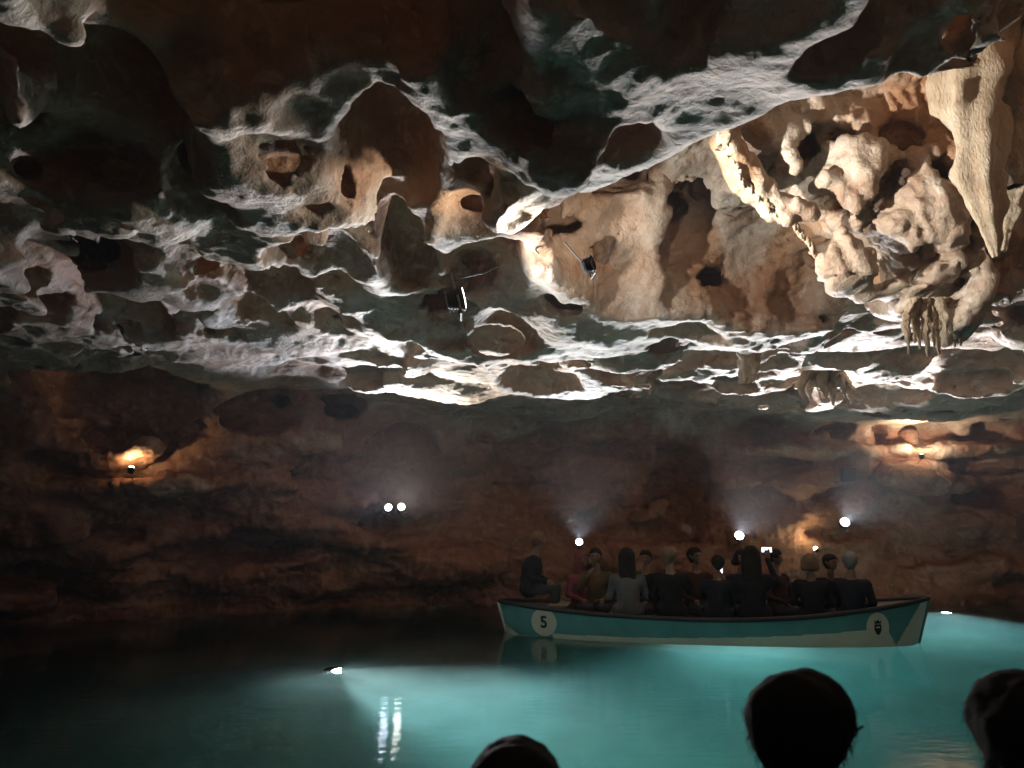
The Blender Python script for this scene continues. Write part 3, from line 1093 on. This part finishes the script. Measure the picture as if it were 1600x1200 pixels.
def person(label, pos, yaw, jacket, hair_mat, style='short', pose='lap', look=0.0, nod=0.0, scale=1.0, sh=0.37, vox=0.016, lean=0.0, skin=None, vol=1.0, collar=False, strands=0, group='passengers in the far boat', hood=False):
    """someone sitting: origin on the floor under the hips, facing local +y"""
    S = lambda x, y, z: np.array([x, y + lean * z, sh + z])
    P = []
    # torso, neck
    P += [('c', S(-.09, 0, .09), S(.09, 0, .09), .125, .125, 1), ('c', S(0, 0, .1), S(0, -.01, .40), .15, .155, 1),
          ('c', S(-.12, -.01, .46), S(.12, -.01, .46), .105, .105, 1), ('c', S(-.17, 0, .50), S(.17, 0, .50), .07, .07, 1),
          ('c', S(0, -.01, .50), S(0, .01, .66), .066, .055, 0, 0.02)]
    if collar:
        P += [('c', S(-.24, -.02, .58), S(.24, -.02, .58), .085, .085, 1, .05), ('c', S(-.07, -.07, .63), S(.07, -.07, .63), .07, .07, 1, .05)]
    # legs
    for s in (-1, 1):
        P += [('c', S(.09 * s, 0, .07), S(.11 * s, .40, .09), .088, .064, 2), ('c', S(.11 * s, .40, .09), (.12 * s, .40, .09), .062, .045, 2),
              ('c', (.12 * s, .37, .04), (.13 * s, .54, .035), .042, .034, 2)]
    # arms and hands
    tips = {}
    for s in (-1, 1):
        if pose == 'phone' or (pose == 'one' and s > 0):
            e, wr, d = S(.24 * s, .13, .33), S(.07 * s, .33, .52), np.array([-.05 * s, .02, .075])
        elif pose == 'side' and s > 0:
            e, wr, d = S(.29, .12, .46), S(.20, .26, .74), np.array([.0, .02, .08])
        elif pose == 'high':
            e, wr, d = S(.25 * s, .20, .46), S(.07 * s, .36, .70), np.array([-.04 * s, .02, .08])
        else:
            e, wr, d = S(.25 * s, .03, .27), S(.12 * s, .25, .19), np.array([-.03 * s, .085, -.02])
        P += [('c', S(.185 * s, 0, .50), e, .062, .047, 1), ('c', e, wr, .047, .032, 1), ('c', wr, wr + d * .7, .026, .036, 0, .015)]
        side = np.array([s * 1.0, 0, 0])
        L = d / np.linalg.norm(d)
        up = np.cross(side, L)
        for i, (o_, ln) in enumerate(((-.028, .058), (-.009, .070), (.010, .066), (.028, .050))):
            a = wr + d * .9 + side * o_
            b = a + L * ln * .6 + up * .012 * s
            c = b + L * ln * .35 + up * .03 * s
            P += [('c', a, b, .0105, .0095, 0, .004), ('c', b, c, .0095, .008, 0, .004)]
        t0 = wr + d * .35 - side * .026
        P += [('c', t0, t0 + L * .05 - side * .025, .013, .010, 0, .006)]
        tips[s] = wr + d
    # head
    hc = S(0, .015, .80)
    cl, sl, cn, sn = math.cos(look), math.sin(look), math.cos(nod), math.sin(nod)

    def H(x, y, z):
        y, z = y * cn - z * sn, y * sn + z * cn
        return hc + np.array([x * cl - y * sl, x * sl + y * cl, z])
    P += [('c', H(0, -.018, .022), H(0, .012, .022), .088, .084, 0, .02), ('c', H(0, .02, -.015), H(0, .045, -.07), .066, .040, 0, .03),
          ('c', H(0, .085, .005), H(0, .104, -.028), .009, .015, 0, .012), ('c', H(-.02, .078, -.062), H(.02, .078, -.062), .012, .012, 0, .01),
          ('c', H(-.055, .06, .035), H(.055, .06, .035), .020, .020, 0, .02), ('c', H(-.04, .055, -.03), H(.04, .055, -.03), .026, .026, 0, .02)]
    for s in (-1, 1):
        P += [('c', H(.087 * s, -.012, .018), H(.082 * s, -.004, -.028), .014, .010, 0, .006), ('c', H(.033 * s, .086, .012), H(.034 * s, .086, .012), .010, .010, 3, .002)]
    V_, Q_, mi = solid(P, vox, .035)
    V_ = V_ + vert_normals(V_, Q_) * (0.006 * vnoise(V_, .07, 5) * (V_[:, 2] < sh + .58))[:, None]
    me = mesh_np('person', V_ * scale, Q_, True, mi)
    body = link('person', me, [skin or SKIN, jacket, TROUSER, EYE])
    body.location = pos
    body.rotation_euler = (0, 0, yaw)
    tag(body, label, 'person', group)
    # hair
    Hh = [('c', H(0, -.03, .032), H(0, .012, .04), .098 * vol, .09 * vol, 0, .02)]
    if style in ('long', 'bob'):
        bt = -.02 if style == 'bob' else -.26
        for x in (-.06, 0, .06):
            Hh.append(('c', H(x, -.055, .0), hc + np.array([x * 1.15, -.085 + lean * bt, bt - .04]), .055, .05, 0, .04))
        for x in (-.085, .085):
            Hh.append(('c', H(x, -.01, .03), hc + np.array([x * 1.1, -.02, bt * .6 - .06]), .030, .028, 0, .03))
    elif style == 'bun':
        Hh.append(('c', H(0, -.12, .05), H(0, -.14, .06), .045, .04, 0, .02))
    else:
        Hh.append(('c', H(0, -.045, -.02), H(0, -.05, -.05), .070 * vol, .055 * vol, 0, .03))
    # the face stays free
    Hh.append(('x', tuple(H(0, .125, -.035)), (.095, .11, .10)))
    V_, Q_, mi = solid(Hh, min(vox, .012), .03)
    nn = vert_normals(V_, Q_)
    V_ = V_ + nn * (0.003 * vnoise(V_ * np.array([1, 1, .35]), .02, 9) + .003 * vnoise(V_, .05, 8))[:, None]
    link('hair', mesh_np('hair', V_ * scale, Q_), hair_mat, body)
    if strands:
        r_ = np.random.RandomState(strands)
        pick = r_.choice(len(V_), strands)
        Vs_, Fs_ = [], []
        for i in pick:
            a, n_ = V_[i], nn[i]
            t_ = np.cross(n_, [0.2, 0.1, 1]) * r_.choice([-1, 1]) * r_.uniform(0, .8) + n_ * r_.uniform(.02, .28) + np.array([0, 0, -.7])
            t_ /= np.linalg.norm(t_)
            sd = np.cross(t_, n_) * .0011
            L_ = r_.uniform(.010, .030)
            b_ = a + t_ * L_ * .5 + n_ * .004
            c_ = a + t_ * L_ + np.array([0, 0, -.008])
            k_ = len(Vs_)
            Vs_ += [a - sd, a + sd, b_ + sd, b_ - sd, c_ + sd * .3, c_ - sd * .3]
            Fs_ += [(k_, k_ + 1, k_ + 2, k_ + 3), (k_ + 3, k_ + 2, k_ + 4, k_ + 5)]
        link('loose_hair', mesh_np('loose_hair', np.array(Vs_) * scale, Fs_), hair_mat, body)
    if hood:
        Hd = [('c', H(0, -.035, .03), H(0, -.02, -.06), .118, .105, 0, .03), ('c', H(0, -.04, -.08), S(0, -.04, .52), .09, .11, 0, .04), ('x', tuple(H(0, .13, -.01)), (.10, .13, .12))]
        V_, Q_, mi = solid(Hd, .014, .03)
        link('hood', mesh_np('hood', V_ * scale, Q_), jacket, body)
    M = Matrix.Translation(pos) @ Matrix.Rotation(yaw, 4, 'Z') @ Matrix.Scale(scale, 4)
    body_info = {'mid': M @ Vector((tips[-1] + tips[1]) / 2), 'right': M @ Vector(tips[1]), 'M': M, 'head': M @ Vector(hc), 'H': H}
    return body, body_info


BLK = cloth('black_jacket', (0.010, 0.010, 0.012))
NAVY = cloth('navy_jacket', (0.012, 0.014, 0.022))
GREYJ = cloth('pale_grey_jacket', (0.085, 0.09, 0.095))
PINK = cloth('pink_hooded_jacket', (0.16, 0.04, 0.05))
YELL = cloth('mustard_top', (0.09, 0.06, 0.028))
BROWNJ = cloth('brown_jacket', (0.03, 0.014, 0.010))
H_DARK = plain('dark_hair', (0.012, 0.009, 0.007), 0.85, 0, 0.3, 60, 0.15)
H_BROWN = plain('light_brown_hair', (0.13, 0.075, 0.045), 0.85, 0, 0.3, 60, 0.15)
H_BLOND = plain('blond_hair', (0.15, 0.105, 0.07), 0.85, 0, 0.3, 60, 0.15)
H_GREY = plain('grey_hair', (0.15, 0.145, 0.14), 0.85, 0, 0.3, 60, 0.15)


def on_boat(px, Yl):
    """floor point of the far boat seen in that column of the picture, Yl across the boat"""
    ax = Vector((math.cos(BYAW), math.sin(BYAW), 0))
    nv_ = Vector((-ax.y, ax.x, 0))
    o_ = BC + nv_ * Yl
    u = (px - 800) / FPX
    k = 1 / _cp
    # x = u * depth, depth along the view at floor level
    X = 0.0
    for _ in range(20):
        p = o_ + ax * X
        dep = p.y * _cp + (0.9 - CAM_Z) * _sp
        X += (u * dep - p.x) / ax.x
    p = o_ + ax * X
    return Vector((p.x, p.y, 0.05))


IN, OUT = BYAW, BYAW + math.pi       # facing across the boat, away from us / towards us
folk = [
    # px, across, yaw, label, jacket, hair, style, pose, look, nod, scale, seat
    (825, 0.0, BYAW - math.pi / 2, 'boatman in a black jacket seated high at the stern', BLK, H_BROWN, 'short', 'lap', 0.5, 0, 1.06, 0.50, {}),
    (908, 0.42, OUT + 0.6, 'passenger in a pink hooded jacket next to the boatman', PINK, H_BROWN, 'bob', 'lap', 0.3, 0, 1.03, 0.23, {'hood': True}),
    (934, 0.42, OUT - 0.1, 'passenger facing us in a mustard top beside the pink hood', YELL, H_DARK, 'short', 'one', 0.1, 0, 1.08, 0.23, {}),
    (981, -0.42, IN + 0.1, 'passenger with long dark hair and a pale grey jacket, back to us', GREYJ, H_DARK, 'long', 'lap', -0.2, 0, 1.10, 0.23, {}),
    (1048, -0.42, IN, 'passenger with blond short hair in a black jacket, back to us', BLK, H_BLOND, 'short', 'one', -0.4, 0, 1.12, 0.23, {}),
    (1088, 0.42, OUT + 0.3, 'passenger in a brown jacket beyond the lit phone', BROWNJ, H_DARK, 'short', 'lap', 0.4, 0, 1.09, 0.23, {}),
    (1120, -0.42, IN - 0.2, 'dark haired passenger in black holding a lit phone at chest height', NAVY, H_DARK, 'short', 'phone', 0.3, -0.2, 1.01, 0.23, {}),
    (1176, -0.42, IN - 0.1, 'tall passenger with long dark hair raising a phone to take a picture', BLK, H_DARK, 'long', 'side', -0.3, 0.1, 1.14, 0.23, {}),
    (1214, 0.42, OUT + 0.8, 'passenger in a brown jacket turned sideways on the far bench', BROWNJ, H_DARK, 'bun', 'lap', 0.5, 0, 1.07, 0.23, {}),
    (1267, -0.42, IN - 0.25, 'passenger with light brown hair in a black coat near the bow', BLK, H_BROWN, 'bob', 'lap', -0.2, 0, 1.04, 0.23, {}),
    (1329, -0.42, IN - 0.35, 'grey haired passenger in a black coat nearest the bow', NAVY, H_GREY, 'short', 'lap', -0.2, 0, 1.06, 0.23, {}),
]
folk += [
    (1008, 0.42, OUT - 0.4, 'dark haired passenger in black behind the pale grey jacket', BLK, H_DARK, 'short', 'lap', 0.3, 0, 1.05, 0.23, {}),
    (1152, 0.42, OUT + 0.5, 'passenger in black half hidden left of the tall long haired one', NAVY, H_DARK, 'bob', 'lap', -0.3, 0, 1.07, 0.23, {}),
    (1292, 0.40, OUT + 0.2, 'passenger in black between the two coats near the bow', BLK, H_DARK, 'short', 'lap', 0.4, 0, 1.02, 0.23, {}),
]
info = []
lean_rs = np.random.RandomState(4)
for px, yl, yaw, lab, jk, hm, st, po, lk, ndd, scl, sh_, kw in folk:
    info.append(person(lab, on_boat(px, yl), yaw, jk, hm, st, po, lk, ndd, scl, sh_, lean=lean_rs.uniform(-.12, .2), **kw)[1])

SCREEN = emit('phone_screen', (0.75, 0.85, 1.0), 2.2)
CASE = plain('phone_case', (0.015, 0.015, 0.018), 0.4)


def phone(c, yaw, label, tilt=0.0, wide=False, size=1.0, mat=None):
    r = empty('phone', c, yaw)
    r.rotation_euler = (tilt, 0, yaw)
    tag(r, label, 'phone', 'phones held by passengers')
    w_, h_ = (0.155, 0.075) if wide else (0.075, 0.155)
    MB().box((0, 0, 0), (w_ * size, 0.009, h_ * size), bevel=0.003).build('case', CASE, r)
    MB().box((0, -0.0052, 0), (w_ * size * 0.92, 0.001, h_ * size * 0.93)).build('screen', mat or SCREEN, r)
    return r


phone(info[6]['mid'] + Vector((0, 0.015, 0.05)), IN - 0.35, 'upright phone with bright screen held low by a passenger mid boat', -0.15)
phone(info[7]['right'] + Vector((0, 0.02, 0.05)), IN - 0.1, 'phone raised high beside the tall long haired passenger', -0.1, True)
phone(info[4]['right'] + Vector((0.0, 0.02, -0.02)), IN + 0.2, 'phone in the hand of the blond haired passenger', -0.3, False, 0.9, emit('phone_screen_dim', (0.8, 0.85, 1.0), 0.8))

# people in our own boat, from behind
FG = 'people in the foreground boat'


def near(px, top_py, Y, label, hm, style, yaw, look, **kw):
    p = at(px, top_py, Y)
    scl = (p.z - 0.05) / (0.37 + 0.84 + 0.09 * kw.get('vol', 1))
    b_, inf = person(label, Vector((p.x, p.y, 0.05)), yaw, BLK, hm, style, 'lap', look, 0.0, scl, 0.37, vox=0.011, group=FG, **kw)
    return b_, inf


na, ia = near(1254, 1048, 1.85, 'dark head with glasses silhouetted against the lit water', H_DARK, 'short', -0.15, -0.75, vol=1.16, strands=1100)
gl = MB()
Hf = ia['H']
for s_ in (-1, 1):
    gl.tube([Hf(.092 * s_, -.02, .012), Hf(.094 * s_, .05, .022), Hf(.080 * s_, .108, .02)], .0028, 6)
    ring = [Hf(.036 * s_ + .028 * math.cos(a), .112, .008 + .022 * math.sin(a)) for a in np.linspace(0, 2 * math.pi, 17)]
    gl.tube(ring, .0025, 6)
gl.tube([Hf(-.01, .114, .014), Hf(.01, .114, .014)], .0025, 6)
g_ = gl.build('glasses', BLK, na, True)
g_.scale = (na.data.vertices[0].co.length / na.data.vertices[0].co.length,) * 3
near(1602, 1050, 1.8, 'dark head and shoulder at the lower right edge', H_DARK, 'bob', 0.1, 0.2, vol=1.2, collar=True, strands=1100)
near(806, 1156, 1.65, 'top of a dark head at the bottom centre edge', H_DARK, 'short', 0.05, 0.0, vol=1.15, strands=1100)

# ------------------------------------------------------------------ stalactites
def loft(path, radii, seg=28, flute=0.12, seed=1, nf=5):
    path = [Vector(p) for p in path]
    n = 56
    ts = np.linspace(0, len(path) - 1, n)
    Vv, Fq = [], []
    for i, t in enumerate(ts):
        k = min(int(t), len(path) - 2)
        u = t - k
        p = path[k].lerp(path[k + 1], u)
        r = radii[k] + (radii[k + 1] - radii[k]) * u
        for a in range(seg):
            an = 2 * math.pi * a / seg
            rr = r * (1 + flute * math.sin(nf * an + seed + 2.0 * math.sin(t * 1.3 + seed)))
            Vv.append((p.x + rr * math.cos(an), p.y + rr * math.sin(an), p.z))
        if i:
            o_ = (i - 1) * seg
            Fq += [(o_ + a, o_ + (a + 1) % seg, o_ + seg + (a + 1) % seg, o_ + seg + a) for a in range(seg)]
    Vv = np.array(Vv)
    c = np.repeat(np.array([[*path[min(int(t), len(path) - 2)].lerp(path[min(int(t), len(path) - 2) + 1], t - min(int(t), len(path) - 2))] for t in ts]), seg, 0)
    rad = Vv - c
    ln = np.maximum(np.linalg.norm(rad, axis=1, keepdims=True), 1e-6)
    rmax = max(radii)
    Vv = Vv + rad / ln * (rmax * (0.30 * vnoise(Vv, rmax * 1.2, seed) + 0.16 * vnoise(Vv, rmax * .5, seed + 1) + 0.08 * vnoise(Vv, rmax * .22, seed + 2)))[:, None] * np.minimum(1, ln / rmax * 1.5)
    return Vv, np.array(Fq)


def stalactite(pts, radii, label, seed=1, group=None, name='stalactite', parent=None, mat=None, flute=0.12):
    Vv, Fq = loft(pts, radii, 28, flute, seed)
    o_ = link(name, mesh_np(name, Vv, Fq), mat or CALCITE, parent)
    if label:
        tag(o_, label, 'stalactite', group)
    return o_


stalactite([at(1525, 40, 5.2), at(1515, 110, 5.25), at(1512, 180, 5.3), at(1528, 270, 5.35), at(1545, 340, 5.4), at(1556, 402, 5.45)], [.27, .21, .17, .13, .08, .015], 'long thick tapering stalactite at the upper right', 3, flute=0.18)
stalactite([at(1600, 60, 5.5), at(1590, 130, 5.5), at(1592, 220, 5.5), at(1585, 292, 5.5)], [.42, .36, .24, .05], 'yellowish bulging stalactite at the right edge behind the long one', 5)
stalactite([at(1600, 270, 6.2), at(1578, 330, 6.2), at(1568, 392, 6.2)], [.14, .08, .02], 'small pale stalactite beside the tip of the long one', 8)
stalactite([at(1140, 150, 5.7), at(1134, 200, 5.75), at(1128, 232, 5.8)], [.08, .055, .06], 'short pinkish pillar at the top of the rib', 9)
stalactite([at(1285, 60, 4.2), at(1262, 100, 4.2), at(1260, 128, 4.2)], [.12, .05, .008], 'small dark stalactite pointing down from the near ceiling rim', 11)


def cluster(px0, px1, py0, py1, Y, n, label, seed):
    r_ = np.random.RandomState(seed)
    root = empty('stalactite_cluster', at((px0 + px1) / 2, py0, Y))
    tag(root, label, 'stalactite', None)
    inv = root.location
    for i in range(n):
        px = px0 + (px1 - px0) * (i + r_.uniform(0.2, 0.8)) / n
        yy = Y + r_.uniform(-.12, .12)
        b_ = py1 - (py1 - py0) * r_.uniform(0, .35)
        k = abs((i + .5) / n - .5)
        pts = [at((px0 + px1) / 2 + (px - (px0 + px1) / 2) * .6, py0 - 12, yy) - inv, at(px, py0 + 14, yy) - inv, at(px + 3, (py0 + b_) / 2, yy) - inv, at(px + 6, b_, yy) - inv]
        rr = (px1 - px0) / n / 1200 * Y
        stalactite(pts, [rr * .75, rr * .6, rr * .48, rr * .12], None, seed + i, None, 'strand', root, None, 0.06)
    return root


cluster(1408, 1500, 478, 564, 6.7, 9, 'pale hanging bundle of stalactite strands under the alcove ledge', 51)
cluster(1245, 1330, 592, 636, 11.2, 7, 'pinkish row of stubby stalactites on the low far ceiling', 71)
cluster(1296, 1350, 420, 470, 6.85, 5, 'few stubby stalactites at the lower end of the rib', 91)
stalactite([at(1170, 535, 9.6), at(1172, 570, 9.6), at(1166, 600, 9.6)], [.2, .16, .1], 'stubby yellowish stalactite over the middle of the lake', 15)
# drip edge of the rib
pts_r = np.random.RandomState(5)
Vs, Fs, o_ = [], [], 0
for (ax, ay, aY), (bx, by, bY) in zip(rib_pts, rib_pts[1:]):
    for t in np.linspace(0, 1, 9)[:-1]:
        a = at(ax + (bx - ax) * t + pts_r.uniform(-4, 4), ay + (by - ay) * t - 6, aY + (bY - aY) * t - 0.10)
        ln = pts_r.uniform(.05, .13)
        v_, q_ = loft([a, a + Vector((0.01, -.01, -ln * .5)), a + Vector((.015, -.01, -ln))], [.032, .022, .006], 8, .1, int(pts_r.randint(99)))
        Vs.append(v_)
        Fs.append(q_ + o_)
        o_ += len(v_)
fr = link('drip_fringe', mesh_np('drip_fringe', np.concatenate(Vs), np.concatenate(Fs)), CALCITE)
tag(fr, 'white fringe of small drips along the rib edge in the alcove', 'stalactites', None, 'stuff')

# dark unlit box on the wall at the right
bx_ = empty('wall_box', on_wall(1325, 742, 0.3))
tag(bx_, 'small dark blue box fixed to the wall at right', 'box')
MB().box((0, 0, 0), (0.30, 0.2, 0.28), bevel=0.02).build('casing', plain('dark_blue_casing', (0.02, 0.025, 0.045), 0.5), bx_)
MB().box((0, 0.35, 0.05), (0.06, 0.6, 0.06)).build('bracket', STEEL, bx_)

# ------------------------------------------------------------------ damp air
hz, nt, b = new_mat('damp_air')
nt.nodes.remove(b)
pv = nd(nt, 'ShaderNodeVolumePrincipled')
pv.inputs['Color'].default_value = (0.9, 0.93, 1.0, 1)
pv.inputs['Density'].default_value = 0.0011
pv.inputs['Anisotropy'].default_value = 0.3
nt.links.new(pv.outputs[0], nt.nodes['Material Output'].inputs['Volume'])
hb = MB().box((0.5, 8.7, 2.2), (27.6, 24.6, 11.4)).build('haze', hz)
tag(hb, kind='stuff')
